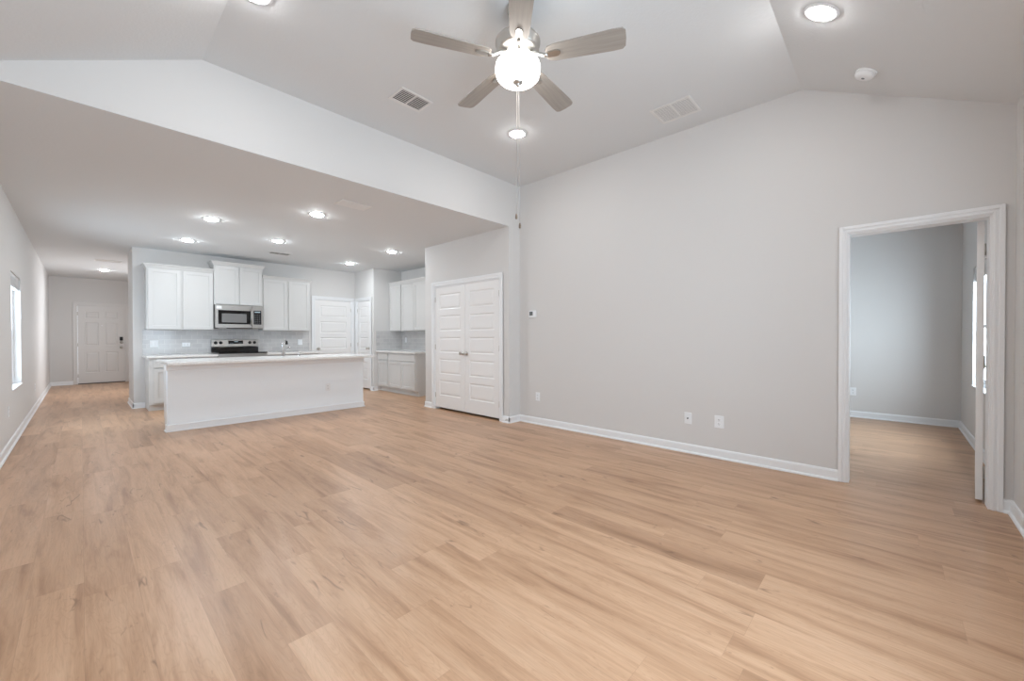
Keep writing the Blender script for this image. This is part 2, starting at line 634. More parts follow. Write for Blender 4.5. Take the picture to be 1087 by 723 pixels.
wall('wall_entry', [(XL - .05, FD0, YF, YF + TH, 0, HK), (FD1, 1.72, YF, YF + TH, 0, HK), (FD0, FD1, YF, YF + TH, FDZ, HK)],
     'white entry wall around the front door')
BW0, BW1, BZ0, BZ1 = 5.65, 6.85, 0.64, 1.96
YBN = -0.66
wall('wall_bedroom', [(XB, XB + TH, -0.9, 3.8, 0, HK), (XR + TH, XB, 3.6, 3.72, 0, HK),
                      (XR + TH, BW0, YBN - TH, YBN, 0, HK), (BW1, XB, YBN - TH, YBN, 0, HK),
                      (BW0, BW1, YBN - TH, YBN, 0, BZ0), (BW0, BW1, YBN - TH, YBN, BZ1, HK)],
     'pale grey bedroom walls seen through the doorway')


# baseboards: profile board plus shoe moulding
def baseboard(name, runs, label, m=None):
    """runs: (facing, fixed coordinate, a, b)"""
    bb = nbm()
    for face, c, a0, a1 in runs:
        prof = [(0, 0), (0.026, 0), (0.026, 0.006), (0.022, 0.014), (0.013, 0.020), (0.013, 0.075), (0.008, 0.088), (0.0, 0.092)]
        if face == 'W':
            prism(bb, [(c - p, z) for p, z in prof], 1, a0, a1)
        elif face == 'E':
            prism(bb, [(c + p, z) for p, z in prof], 1, a0, a1)
        elif face == 'S':
            prism(bb, [(c - p, z) for p, z in prof], 0, a0, a1)
        else:
            prism(bb, [(c + p, z) for p, z in prof], 0, a0, a1)
    return struct(name, bb, m or M['trim'], label, 'baseboard')


CW = 0.072
baseboard('baseboard_right', [('W', XR, DY1 + 0.056, Y0), ('W', XR, YN, DY0 - 0.056), ('S', Y0, XP - 0.013, XR), ('W', XP, Y0 - 0.013, CD0 - CW)],
          'white baseboard along the large right wall')
baseboard('baseboard_left', [('E', XL, YN, YF)], 'white baseboard along the left wall')
baseboard('baseboard_back', [('N', YN, XL, XR)], 'white baseboard along the near wall')
baseboard('baseboard_closet', [('W', XP, CD1 + CW, 5.87 + 0.013), ('N', 5.87, XP - 0.013, XN)], 'short white baseboard left of the double closet doors')
baseboard('baseboard_kitchen', [('S', YB, XH - 0.013, 0.742), ('S', YB, 3.41, PD0 - CW), ('E', XN - 0.0, 0, 0.0001)][:2], 'short white baseboard on kitchen back wall')
baseboard('baseboard_pantry', [('W', XD, YNF - 0.013, ND0 - CW), ('S', YNF, XD - 0.013, 4.555)], 'short white baseboard beside the narrow kitchen door')
baseboard('baseboard_niche', [('W', XN, 5.87, 6.92)], 'white baseboard inside the drinks niche')
baseboard('baseboard_hall', [('W', XH, YB - 0.013, 10.3)], 'white baseboard along the hall side wall')
baseboard('baseboard_entry', [('S', YF, XL, FD0 - CW), ('S', YF, FD1 + CW, 1.6)], 'white baseboard beside the front door')
baseboard('baseboard_bedroom', [('W', XB, YBN, 3.6), ('N', YBN, XR + TH, XB)], 'white baseboard around the bedroom')


# ------------------------------------------------------------------ doors
def casing_bm(w, h, depth=TH, both=False, cw=CW):
    """casing around an opening 0..w, 0..h; front faces -Y at y=0; jamb lining goes to depth"""
    bb = nbm()
    def side(y0, s):
        def strip(x0, x1, z0, z1, t):
            box(bb, x0, x1, y0 - t if s < 0 else y0, y0 if s < 0 else y0 + t, z0, z1, 0.002)
        # flat back, raised outer band, inner bead
        for (o0, o1, t) in ((0.0, cw, 0.011), (cw * 0.55, cw, 0.019), (0.006, 0.018, 0.015)):
            strip(-o1, -o0, 0, h + o1, t)
            strip(w + o0, w + o1, 0, h + o1, t)
            strip(-o0, w + o0, h + o0, h + o1, t)
    side(0.0, -1)
    if both:
        side(depth, 1)
    j = 0.012
    box(bb, 0, j, 0, depth, 0, h)
    box(bb, w - j, w, 0, depth, 0, h)
    box(bb, j, w - j, 0, depth, h - j, h)
    return bb


def panel_leaf(w, h, kind, t=0.035):
    bb = nbm()
    st = 0.105
    if kind == 5:
        rail, bot, top = 0.10, 0.20, 0.115
        n = 5
        ph = (h - bot - top - rail * (n - 1)) / n
        zc, cells = [], set()
        z = bot
        for i in range(n):
            zc += [z, z + ph]
            cells.add((1, 2 * i + 1))
            z += ph + rail
        panel_slab(bb, 0, w, 0, h, t, [st, w - st], zc, cells, RAISED)
    else:
        st = 0.13
        mid = 0.11
        pw = (w - 2 * st - mid) / 2
        xcuts = [st, st + pw, st + pw + mid, w - st]
        zc = [0.27, 0.80, 0.98, 1.57, 1.68, 1.85]
        cells = {(i, j) for i in (1, 3) for j in (1, 3, 5)}
        panel_slab(bb, 0, w, 0, h, t, xcuts, zc, cells, RAISED)
    return bb


def knob_bm():
    bb = nbm()
    mx = Matrix.Rotation(PI / 2, 4, 'X')     # local z -> -y
    lathe(bb, [(0.0, 0.0), (0.032, 0.0), (0.032, 0.006), (0.026, 0.011), (0.012, 0.013), (0.011, 0.03), (0.018, 0.036),
               (0.027, 0.046), (0.029, 0.056), (0.024, 0.066), (0.012, 0.071), (0.0, 0.072)], 20, mx)
    return bb


def hinge_bm():
    bb = nbm()
    lathe(bb, [(0, -0.042), (0.0045, -0.042), (0.0045, 0.042), (0, 0.042)], 8)
    box(bb, -0.006, 0.006, 0.003, 0.006, -0.042, 0.042)
    return bb


def leafed(root, x, w, h, kind, m, recess, gap, handle_x, hinge_x):
    o = obj('door_leaf', panel_leaf(w, h, kind), m, root, (x, recess, gap))
    if handle_x is not None:
        obj('door_knob', knob_bm(), M['nickel'], o, (handle_x, 0, 0.945 - gap))
    for z in (0.2, 1.0, h - 0.2):
        obj('hinge', hinge_bm(), M['nickel'], o, (hinge_x, -0.004, z))
    return o


def door(n, label, w, h, loc, rz, depth=TH, both=False, cw=CW, m=None):
    return struct('door_%d' % n, casing_bm(w, h, depth, both, cw), m or M['trim'], label, 'door', loc, rz)


# double closet doors (face -X; local x runs towards -Y, so the opening starts at its far end)
d1 = door(1, 'pair of white five panel closet doors with nickel knobs', CD1 - CD0, CDZ, (XP, CD1, 0), F_WEST)
wl = (CD1 - CD0 - 0.024 - 0.009) / 2
leafed(d1, 0.0135, wl, 1.985, 5, M['door'], 0.006, 0.036, wl - 0.045, 0.0)
leafed(d1, 0.0135 + wl + 0.006, wl, 1.985, 5, M['door'], 0.006, 0.036, 0.045, wl)
# kitchen back wall door
d2 = door(2, 'white five panel door on the kitchen back wall right of cabinets', PD1 - PD0, PDZ, (PD0, YB, 0), F_SOUTH)
leafed(d2, 0.0145, PD1 - PD0 - 0.029, 2.015, 5, M['door'], 0.006, 0.016, 0.06, PD1 - PD0 - 0.029)
# narrow door
d3 = door(3, 'narrow white five panel door in the kitchen corner', ND1 - ND0, NDZ, (XD, ND1, 0), F_WEST)
leafed(d3, 0.0145, ND1 - ND0 - 0.029, 1.99, 5, M['door'], 0.006, 0.03, ND1 - ND0 - 0.029 - 0.06, 0.0)
# front door
d4 = door(4, 'white six panel front door with dark keypad lock', FD1 - FD0, FDZ, (FD0, YF, 0), F_SOUTH, m=M['front_door'])
fw = FD1 - FD0 - 0.029
lf = obj('door_leaf', panel_leaf(fw, 2.0, 6, 0.044), M['front_door'], d4, (0.0145, 0.006, 0.02))
for z in (0.2, 1.0, 1.8):
    obj('hinge', hinge_bm(), M['nickel'], lf, (0.0, -0.004, z))
b = nbm()
box(b, fw - 0.10, fw - 0.035, -0.03, 0, 1.10, 1.20, 0.008, 2)
tag(obj('keypad', b, M['keypad'], lf), 'dark keypad', 'keypad')
del lf.children[-1]['category']
b = nbm()
lathe(b, [(0, 0), (0.034, 0), (0.034, 0.012), (0.02, 0.016), (0.018, 0.024), (0, 0.025)], 18, Matrix.Translation((fw - 0.067, 0, 1.055)) @ Matrix.Rotation(PI / 2, 4, 'X'))
obj('deadbolt', b, M['nickel'], lf)
obj('door_knob', knob_bm(), M['nickel'], lf, (fw - 0.067, 0, 0.915))
b = nbm()
lathe(b, [(0, 0), (0.014, 0), (0.014, 0.005), (0.008, 0.007), (0, 0.007)], 14, Matrix.Translation((fw * 0.5, 0, 1.50)) @ Matrix.Rotation(PI / 2, 4, 'X'))
obj('peephole', b, M['plate'], lf)
b = nbm()
box(b, 0.012, FD1 - FD0 - 0.012, -0.01, TH, 0, 0.018, 0.003)
obj('threshold', b, M['threshold'], d4)
# bedroom doorway with the door swung open into the bedroom
d5 = door(5, 'white cased bedroom doorway with its door swung open inside', DY1 - DY0, DZ, (XR, DY1, 0), F_WEST, TH, True, 0.056)
bw_ = DY1 - DY0 - 0.035
lf5 = obj('door_leaf', panel_leaf(bw_, 2.0, 5), M['door'], d5)
for z in (0.2, 1.0, 1.8):
    obj('hinge', hinge_bm(), M['nickel'], lf5, (0.0, -0.004, z))
obj('door_knob', knob_bm(), M['nickel'], lf5, (bw_ - 0.06, 0, 0.93))
# leaf local: x along width from the hinge; hinge in the right jamb (local x = w), bedroom side (local y = TH)
BED_SWING = math.radians(84.5)
lf5.location = (DY1 - DY0 - 0.020, TH + 0.022, 0.018)
lf5.rotation_euler = (0, 0, BED_SWING)


# ------------------------------------------------------------------ windows
def window(n, label, w, h, loc, rz):
    """opening 0..w, 0..h; the window unit sits at the outside of the wall (local y = TH)"""
    bb = nbm()
    f = 0.045
    y0, y1 = TH - 0.055, TH
    box(bb, 0, f, y0, y1, 0, h, 0.003)
    box(bb, w - f, w, y0, y1, 0, h, 0.003)
    box(bb, f, w - f, y0, y1, 0, f, 0.003)
    box(bb, f, w - f, y0, y1, h - f, h, 0.003)
    r = struct('window_%d' % n, bb, M['vinyl'], label, 'window', loc, rz)
    bb = nbm()
    hm = h * 0.5
    for za, zb, yy in ((f, hm + 0.02, y0 + 0.008), (hm - 0.02, h - f, y0 + 0.030)):
        s = 0.03
        box(bb, f, f + s, yy, yy + 0.02, za, zb, 0.002)
        box(bb, w - f - s, w - f, yy, yy + 0.02, za, zb, 0.002)
        box(bb, f + s, w - f - s, yy, yy + 0.02, za, za + s + .008, 0.002)
        box(bb, f + s, w - f - s, yy, yy + 0.02, zb - s, zb, 0.002)
    obj('window_sash', bb, M['vinyl'], r)
    bb = nbm()
    box(bb, f + .02, w - f - .02, y0 + 0.016, y0 + 0.020, f + .02, hm + .01)
    box(bb, f + .02, w - f - .02, y0 + 0.038, y0 + 0.042, hm - .01, h - f - .02)
    obj('window_pane', bb, M['glass'], r)
    bb = nbm()
    box(bb, 0, w, -0.012, y0 + 0.005, -0.0, 0.012, 0.003)
    obj('window_sill', bb, M['trim'], r)
    return r


def blind(label, w, h, loc, rz, drop=0.09):
    t = thing('window_blind', label, 'window blind', loc, rz)
    bb = nbm()
    box(bb, 0.01, w - 0.01, 0.012, 0.055, h - 0.045, h, 0.003)
    obj('headrail', bb, M['blind'], t)
    bb = nbm()
    for i in range(int(drop / 0.006)):
        z = h - 0.05 - 0.006 * i
        box(bb, 0.015, w - 0.015, 0.010, 0.058, z - 0.0035, z)
    obj('slat_stack', bb, M['blind'], t)
    bb = nbm()
    box(bb, 0.015, w - 0.015, 0.010, 0.058, h - 0.05 - drop - 0.018, h - 0.05 - drop, 0.003)
    obj('bottom_rail', bb, M['blind'], t)
    bb = nbm()
    tube(bb, [(w - 0.08, 0.005, h - 0.03), (w - 0.085, -0.004, h - 0.2), (w - 0.09, -0.006, h - 0.52)], 0.0045, 6)
    obj('tilt_wand', bb, M['blind'], t)
    return t


# left wall faces +X: local x runs to +Y
window(1, 'narrow bright window in the left wall', WL_Y1 - WL_Y0, WL_Z1 - WL_Z0, (XL, WL_Y0, WL_Z0), F_EAST)
blind('raised white blind at the top of the left wall window', WL_Y1 - WL_Y0, WL_Z1 - WL_Z0, (XL, WL_Y0, WL_Z0), F_EAST)
window(2, 'bright bedroom window half hidden by the open door', BW1 - BW0, BZ1 - BZ0, (BW1, YBN, BZ0), F_NORTH)
blind('raised white blind at the top of the bedroom window', BW1 - BW0, BZ1 - BZ0, (BW1, YBN, BZ0), F_NORTH)
for i, (a, c) in enumerate(LW):
    window(3 + i, 'living room window in the near wall, %s of three' % ('left', 'middle', 'right')[2 - i], c - a, LZ1 - LZ0, (c, YN, LZ0), F_NORTH)


window(6, 'added unseen window in the entry hall recess, brightens the hall', 1.4, 1.4, (1.6, 12.9, 0.64), F_WEST)  # out of view, put in so fill light reaches the hall

# ------------------------------------------------------------------ kitchen cabinets
def crown_bm(bb, x0, x1, y0, y1, z0, z1, out, left=True, right=True):
    """flared moulding around the front and the open sides"""
    steps = [(0.004, z0 - 0.012), (0.010, z0), (0.016, z0 + 0.3 * (z1 - z0)), (out * 0.75, z0 + 0.75 * (z1 - z0)), (out, z0 + 0.85 * (z1 - z0)), (out, z1)]
    rings = []
    for o, z in steps:
        l = x0 - (o if left else 0)
        r = x1 + (o if right else 0)
        rings.append([bb.verts.new(p) for p in ((l, y1, z), (l, y0 - o, z), (r, y0 - o, z), (r, y1, z))])
    for A, B in zip(rings, rings[1:]):
        for e in range(3):
            bb.faces.new((A[e], A[e + 1], B[e + 1], B[e]))
        bb.faces.new((A[3], A[0], B[0], B[3]))
    bb.faces.new(rings[0][::-1])
    bb.faces.new(rings[-1])


def shaker(w, h, st=0.055):
    bb = nbm()
    panel_slab(bb, 0, w, 0, h, 0.019, [st, w - st], [st, h - st], {(1, 1)}, SHAKER)
    return bb


def slab_front(w, h):
    bb = nbm()
    box(bb, 0, w, 0, 0.019, 0, h, 0.002)
    return bb


def upper(label, x0, x1, z0, z1, doors, crown, out, loc, rz, depth=0.33, cl=True, cr=True):
    """local: back at y=0 (wall), front at y=-depth; x0..x1"""
    t = thing('upper_cabinet', label, 'cabinet', loc, rz, 'white kitchen upper cabinets')
    bb = nbm()
    box(bb, x0, x1, -depth + 0.02, -0.002, z0, z1, 0.0015)
    obj('cabinet_body', bb, M['cabinet'], t)
    for a, c in doors:
        obj('cabinet_door', shaker(c - a, z1 - z0 - 0.03), M['cabinet'], t, (a, -depth, z0 + 0.012))
    if crown:
        bb = nbm()
        crown_bm(bb, x0, x1, -depth + 0.02, -0.002, z1, crown, out, cl, cr)
        obj('crown_moulding', bb, M['cabinet'], t)
    return t


upper('white upper cabinet left of the microwave, two shaker doors', 0.745, 1.656, 1.335, 2.375, [(0.765, 1.192), (1.222, 1.646)], 2.44, 0.045, (0, YB, 0), F_SOUTH, cr=False)
upper('short tall-set white upper cabinet above the microwave', 1.660, 2.442, 1.803, 2.535, [(1.680, 2.043), (2.060, 2.424)], 2.598, 0.045, (0, YB, 0), F_SOUTH, 0.345)
upper('white upper cabinet right of the microwave, two shaker doors', 2.446, 3.335, 1.335, 2.365, [(2.462, 2.886), (2.918, 3.318)], 2.42, 0.045, (0, YB, 0), F_SOUTH, cl=False)


def base(label, x0, x1, zt, fronts, loc, rz, depth=0.60, group='white base cabinets', toe_l=0.0, toe_r=0.0):
    """fronts: list of (kind, a, b, z0, z1)"""
    t = thing('base_cabinet', label, 'cabinet', loc, rz, group)
    bb = nbm()
    box(bb, x0, x1, -depth + 0.02, -0.002, 0.10, zt, 0.0015)
    box(bb, x0, x1, -depth + 0.085, -0.002, 0.0, 0.10)
    obj('cabinet_body', bb, M['cabinet'], t)
    for kd, a, c, z0, z1 in fronts:
        if kd == 'd':
            obj('cabinet_door', shaker(c - a, z1 - z0), M['cabinet'], t, (a, -depth, z0))
        else:
            obj('drawer_front', slab_front(c - a, z1 - z0), M['cabinet'], t, (a, -depth, z0))
    return t


CT = 0.898     # worktop height
CB = CT - 0.035
base('white base cabinet left of the range, drawer over door', 0.745, 1.655, CB, [('w', 0.80, 1.205, 0.705, 0.845), ('w', 1.235, 1.64, 0.705, 0.845),
     ('d', 0.80, 1.205, 0.13, 0.68), ('d', 1.235, 1.64, 0.13, 0.68)], (0, YB, 0), F_SOUTH)
base('white base cabinet right of the range, behind the island', 2.436, 3.40, CB, [('w', 2.452, 2.90, 0.705, 0.845), ('w', 2.93, 3.385, 0.705, 0.845),
     ('d', 2.452, 2.90, 0.13, 0.68), ('d', 2.93, 3.385, 0.13, 0.68)], (0, YB, 0), F_SOUTH)


def counter(label, x0, x1, y0, y1, group='white quartz worktops'):
    bb = nbm()
    box(bb, x0, x1, y0, y1, CB, CT, 0.004, 2)
    return tag(obj('countertop', bb, M['quartz']), label, 'countertop', group)


counter('white quartz worktop left of the range', 0.715, 1.659, YB - 0.635, YB - 0.001)
counter('white quartz worktop right of the range, behind the island', 2.433, 3.42, YB - 0.635, YB - 0.001)

# backsplashes
b = nbm()
box(b, 0.715, 3.425, YB - 0.009, YB - 0.0005, CT, 1.335)
box(b, 1.661, 2.431, YB - 0.009, YB - 0.0005, 0.75, CT)
box(b, 1.66, 2.442, YB - 0.009, YB - 0.0005, 1.335, 1.803)
struct('wall_backsplash', b, M['tile_x'], 'grey subway tile backsplash behind the range', 'backsplash')

# niche cabinets (face -X; local x runs towards -Y from the far wall)
NY0 = YNF - 0.002
upper('narrow single-door white niche upper cabinet in the corner', 0.0, 0.50, 1.335, 2.375, [(0.02, 0.485)], 2.44, 0.04, (XN, NY0, 0), F_WEST, cl=False, cr=False)
upper('two-door white niche upper cabinet beside the double closet doors', 0.503, 1.50, 1.335, 2.375, [(0.52, 0.992), (1.008, 1.485)], 2.44, 0.04, (XN, NY0, 0), F_WEST, cl=False)
base('narrow single-door white niche base cabinet in the corner', 0.0, 0.46, CB, [('w', 0.02, 0.445, 0.705, 0.845), ('d', 0.02, 0.445, 0.13, 0.68)], (XN, NY0, 0), F_WEST, 0.63)
base('two-door white niche base cabinet with one wide drawer', 0.463, 1.50, CB, [('w', 0.48, 1.485, 0.705, 0.845), ('d', 0.48, 0.975, 0.13, 0.68), ('d', 0.99, 1.485, 0.13, 0.68)],
     (XN, NY0, 0), F_WEST, 0.63)
counter('white quartz worktop of the drinks niche', 4.525, XN - 0.001, NY0 - 1.525, NY0)
b = nbm()
box(b, XN - 0.009, XN - 0.0005, NY0 - 1.50, YNF - 0.009, CT, 1.335)
struct('wall_backsplash_niche', b, M['tile_y'], 'grey subway tile backsplash on the niche back wall', 'backsplash')
b = nbm()
box(b, 4.53, XN - 0.0005, YNF - 0.009, YNF - 0.0005, CT, 1.335)
struct('wall_backsplash_corner', b, M['tile_x'], 'grey subway tile backsplash on the niche end wall', 'backsplash')

# ------------------------------------------------------------------ island
IX0, IX1, IY0, IY1 = 0.742, 3.334, 6.668, 7.30
isl = thing('kitchen_island', 'long white kitchen island with plain back panel', 'kitchen island', (0, 0, 0))
b = nbm()
box(b, IX0, IX1, IY0, IY0 + 0.12, 0, CB, 0.002)
obj('back_panel', b, M['island'], isl)
b = nbm()
box(b, IX0 + 0.03, IX1 - 0.03, IY0 + 0.12, IY1 - 0.06, 0.0, 0.10)
box(b, IX0 + 0.03, IX1 - 0.03, IY0 + 0.12, IY1 - 0.02, 0.10, CB, 0.0015)
obj('cabinet_body', b, M['cabinet'], isl)
for i in range(5):
    wd = (IX1 - IX0 - 0.10) / 5
    obj('cabinet_door', shaker(wd - 0.02, 0.70), M['cabinet'], isl, (IX1 - 0.05 - wd * i, IY1, 0.13), PI)
b = nbm()
box(b, IX0 - 0.012, IX1 + 0.012, IY0 - 0.012, IY0 + 0.13, CB - 0.085, CB, 0.002)
obj('apron_trim', b, M['trim'], isl)
b = nbm()
for p, z0, z1 in ((0.014, 0.0, 0.088), (0.026, 0.0, 0.018)):
    box(b, IX0 - p, IX1 + p, IY0 - p, IY0 + 0.12, z0, z1, 0.003)
obj('island_baseboard', b, M['trim'], isl)
b = nbm()
box(b, 0.702, 3.374, 6.31, 7.33, CB, CT, 0.004, 2)
tag(obj('countertop', b, M['quartz']), 'long white quartz worktop on the kitchen island', 'countertop', 'white quartz worktops')

# faucet on the island
fa = thing('kitchen_faucet', 'chrome pull-down kitchen faucet on the island worktop', 'faucet', (2.16, 6.93, CT))
b = nbm()
lathe(b, [(0, 0), (0.031, 0), (0.031, 0.008), (0.026, 0.014), (0.025, 0.19), (0.022, 0.20), (0, 0.20)], 20)
obj('faucet_body', b, M['chrome'], fa)
b = nbm()
pp = [(0, 0, 0.19)] + [(0.04 * (1 - math.cos(a)) * 1.0, 0.045 * (1 - math.cos(a)), 0.215 + 0.045 * math.sin(a)) for a in [i * PI / 10 for i in range(0, 9)]]
tube(b, pp, 0.013, 10)
obj('spout', b, M['chrome'], fa)
b = nbm()
e = pp[-1]
tube(b, [e, (e[0] + 0.003, e[1] + 0.004, e[2] - 0.035), (e[0] + 0.003, e[1] + 0.004, e[2] - 0.055)], [0.014, 0.019, 0.017], 12)
tag(obj('spray_head', b, M['black'], fa), 'black spray head', 'x')
del fa.children[-1]['category']
b = nbm()
tube(b, [(0.02, 0, 0.10), (0.05, -0.005, 0.115), (0.085, -0.008, 0.15)], [0.011, 0.008, 0.007], 8)
obj('faucet_lever', b, M['chrome'], fa)
so = thing('soap_dispenser', 'small chrome soap dispenser right of the faucet', 'soap dispenser', (2.39, 6.93, CT))
b = nbm()
lathe(b, [(0, 0), (0.02, 0), (0.02, 0.006), (0.011, 0.01), (0.010, 0.05), (0.014, 0.052), (0.014, 0.062), (0, 0.064)], 16)
obj('dispenser_body', b, M['chrome'], so)
b = nbm()
tube(b, [(0, 0, 0.058), (0.03, 0.03, 0.062), (0.055, 0.055, 0.052)], [0.008, 0.007, 0.006], 8)
obj('dispenser_spout', b, M['nickel'], so)

# ------------------------------------------------------------------ range
RX0, RX1, RY0 = 1.664, 2.430, YB - 0.655
rg = thing('electric_range', 'stainless electric range with black glass top', 'stove', (0, 0, 0))
b = nbm()
box(b, RX0, RX1, RY0 + 0.03, YB - 0.012, 0.03, 0.905, 0.003)
for sx in (RX0 + 0.03, RX1 - 0.07):
    for sy in (RY0 + 0.06, YB - 0.08):
        box(b, sx, sx + 0.04, sy, sy + 0.04, 0, 0.035)
obj('range_body', b, M['steel'], rg)
b = nbm()
box(b, RX0 - 0.0, RX1 + 0.0, RY0 - 0.01, YB - 0.07, 0.905, 0.926, 0.006, 2)
obj('cooktop', b, M['black_glass'], rg)
b = nbm()
prism(b, [(YB - 0.012, 0.926), (YB - 0.075, 0.926), (YB - 0.070, 1.01), (YB - 0.012, 1.01)], 0, RX0, RX1)
tag(obj('lower_backguard', b, M['black_glass'], rg), 'black lower strip of the backguard', 'x')
b = nbm()
prism(b, [(YB - 0.012, 1.01), (YB - 0.075, 1.01), (YB - 0.082, 1.03), (YB - 0.066, 1.15), (YB - 0.056, 1.158), (YB - 0.012, 1.158)], 0, RX0, RX1)
bgd = obj('backguard', b, M['steel'], rg)
b = nbm()
ya = YB - 0.0765
rk = Matrix.Rotation(math.radians(-7.6), 4, 'X')
t_ = nbm()
box(t_, RX0 + 0.265, RX0 + 0.505, -0.004, 0.004, -0.030, 0.030, 0.002)
merge(b, t_, Matrix.Translation((0, ya + 0.001, 1.105)) @ rk)
dp = obj('control_display', b, M['black_glass'], bgd)
b = nbm()
t_ = nbm()
box(t_, RX0 + 0.36, RX0 + 0.42, -0.0052, -0.003, 0.004, 0.018)
for kx in range(5):
    box(t_, RX0 + 0.285 + kx * 0.012, RX0 + 0.292 + kx * 0.012, -0.0052, -0.003, -0.018, -0.012)
    box(t_, RX0 + 0.43 + kx * 0.012, RX0 + 0.437 + kx * 0.012, -0.0052, -0.003, -0.018, -0.012)
merge(b, t_, Matrix.Translation((0, ya + 0.001, 1.105)) @ rk)
obj('display_digits', b, M['display'], bgd)
kb = nbm()
lathe(kb, [(0, 0), (0.029, 0), (0.029, 0.004), (0.023, 0.007), (0.021, 0.026), (0.017, 0.030), (0, 0.030)], 18, Matrix.Rotation(PI / 2, 4, 'X'))
box(kb, -0.004, 0.004, -0.034, -0.028, -0.018, 0.018, 0.001)
k0 = None
for kx in (0.065, 0.145, 0.62, 0.70):
    if k0 is None:
        k0 = obj('burner_knob', kb, M['black'], bgd, (RX0 + kx, ya + 0.003, 1.098))
        kk = k0
    else:
        kk = k0.copy()
        COL.objects.link(kk)
        kk.parent = bgd
        kk.location = (RX0 + kx, ya + 0.003, 1.098)
    kk.rotation_euler = (math.radians(-7.6), 0, 0)
b = nbm()
box(b, RX0 + 0.01, RX1 - 0.01, RY0, RY0 + 0.03, 0.26, 0.80, 0.006, 2)
od = obj('oven_door', b, M['steel'], rg)
b = nbm()
box(b, RX0 + 0.10, RX1 - 0.10, RY0 - 0.003, RY0 + 0.01, 0.36, 0.66, 0.003)
obj('oven_window', b, M['black_glass'], od)
b = nbm()
tube(b, [(RX0 + 0.06, RY0, 0.745), (RX0 + 0.06, RY0 - 0.045, 0.745), (RX1 - 0.06, RY0 - 0.045, 0.745), (RX1 - 0.06, RY0, 0.745)], 0.011, 10)
obj('oven_handle', b, M['steel'], od)
b = nbm()
box(b, RX0 + 0.01, RX1 - 0.01, RY0, RY0 + 0.03, 0.05, 0.245, 0.006, 2)
obj('storage_drawer', b, M['steel'], rg)

# ------------------------------------------------------------------ microwave
MY = YB - 0.40
mw = thing('microwave', 'stainless over-the-range microwave below the short cabinet', 'microwave', (0, 0, 0))
b = nbm()
box(b, RX0, RX1, MY + 0.03, YB - 0.012, 1.372, 1.800, 0.003)
box(b, RX0 + 0.05, RX1 - 0.05, MY + 0.05, YB - 0.05, 1.362, 1.373)
obj('microwave_body', b, M['steel'], mw)
b = nbm()
XD1 = RX0 + 0.575
box(b, RX0, XD1, MY, MY + 0.03, 1.375, 1.800, 0.005, 2)
md = obj('microwave_door', b, M['steel'], mw)
b = nbm()
box(b, RX0 + 0.045, XD1 - 0.02, MY - 0.003, MY + 0.01, 1.445, 1.70, 0.003)
wn_ = obj('door_window', b, M['black_glass'], md)
b = nbm()
box(b, RX0 + 0.10, XD1 - 0.085, MY - 0.0045, MY, 1.475, 1.64, 0.001)
obj('door_screen', b, M['oven_screen'], md)
b = nbm()
tube(b, [(XD1 - 0.012, MY, 1.43), (XD1 - 0.012, MY - 0.034, 1.435), (XD1 - 0.012, MY - 0.034, 1.735), (XD1 - 0.012, MY, 1.74)], 0.011, 10)
obj('door_handle', b, M['steel'], md)
b = nbm()
box(b, RX0 + 0.02, RX0 + 0.10, MY - 0.0012, MY - 0.0002, 1.725, 1.775)
obj('sticker', b, M['plate'], md)
b = nbm()
box(b, XD1 + 0.003, RX1, MY, MY + 0.03, 1.375, 1.800, 0.005, 2)
cp = obj('control_panel', b, M['steel'], mw)
b = nbm()
box(b, XD1 + 0.03, RX1 - 0.03, MY - 0.003, MY + 0.01, 1.445, 1.71, 0.003)
obj('keypad_glass', b, M['black_glass'], cp)
b = nbm()
for i in range(3):
    for j in range(6):
        xx = XD1 + 0.045 + i * 0.036
        zz = 1.465 + j * 0.031
        box(b, xx, xx + 0.024, MY - 0.0042, MY - 0.002, zz, zz + 0.016)
obj('keypad_buttons', b, M['button'], cp)
b = nbm()
box(b, XD1 + 0.05, RX1 - 0.05, MY - 0.0042, MY - 0.002, 1.672, 1.692)
obj('clock_display', b, M['display'], cp)
b = nbm()
box(b, RX0 + 0.18, RX1 - 0.18, MY + 0.012, MY + 0.09, 1.363, 1.3755)
obj('bottom_vent', b, M['vent_dark'], mw)

# ------------------------------------------------------------------ ceiling fan
FX, FY = 1.95, 1.775
fan = thing('ceiling_fan', 'five-blade brushed nickel ceiling fan with lit bowl', 'ceiling fan', (FX, FY, HV))
Z = lambda z: z - HV
b = nbm()
lathe(b, [(0, Z(3.332)), (0.068, Z(3.332)), (0.068, Z(3.30)), (0.05, Z(3.262)), (0.022, Z(3.245)), (0.0, Z(3.245))], 28)
obj('canopy', b, M['nickel'], fan)
b = nbm()
lathe(b, [(0, Z(3.26)), (0.014, Z(3.26)), (0.014, Z(3.13)), (0, Z(3.13))], 14)
obj('downrod', b, M['nickel'], fan)
b = nbm()
lathe(b, [(0, Z(3.150)), (0.05, Z(3.150)), (0.11, Z(3.138)), (0.138, Z(3.115)), (0.145, Z(3.105)), (0.145, Z(3.092)), (0.139, Z(3.088)),
          (0.137, Z(3.055)), (0.118, Z(3.040)), (0.085, Z(3.036)), (0.082, Z(3.018)), (0.0, Z(3.018))], 40)
obj('motor_housing', b, M['nickel'], fan)
rib0 = None
for k in range(10):
    a = 2 * PI * k / 10 + 0.2
    if rib0 is None:
        b = nbm()
        box(b, 0.085, 0.139, -0.006, 0.006, -0.003, 0.003, 0.001)
        rib = rib0 = obj('housing_rib', b, M['nickel'], fan)
    else:
        rib = rib0.copy()
        COL.objects.link(rib)
        rib.parent = fan
    rib.matrix_local = Matrix.Rotation(a, 4, 'Z') @ Matrix.Translation((0, 0, Z(3.046))) @ Matrix.Rotation(math.radians(-18), 4, 'Y')
b = nbm()
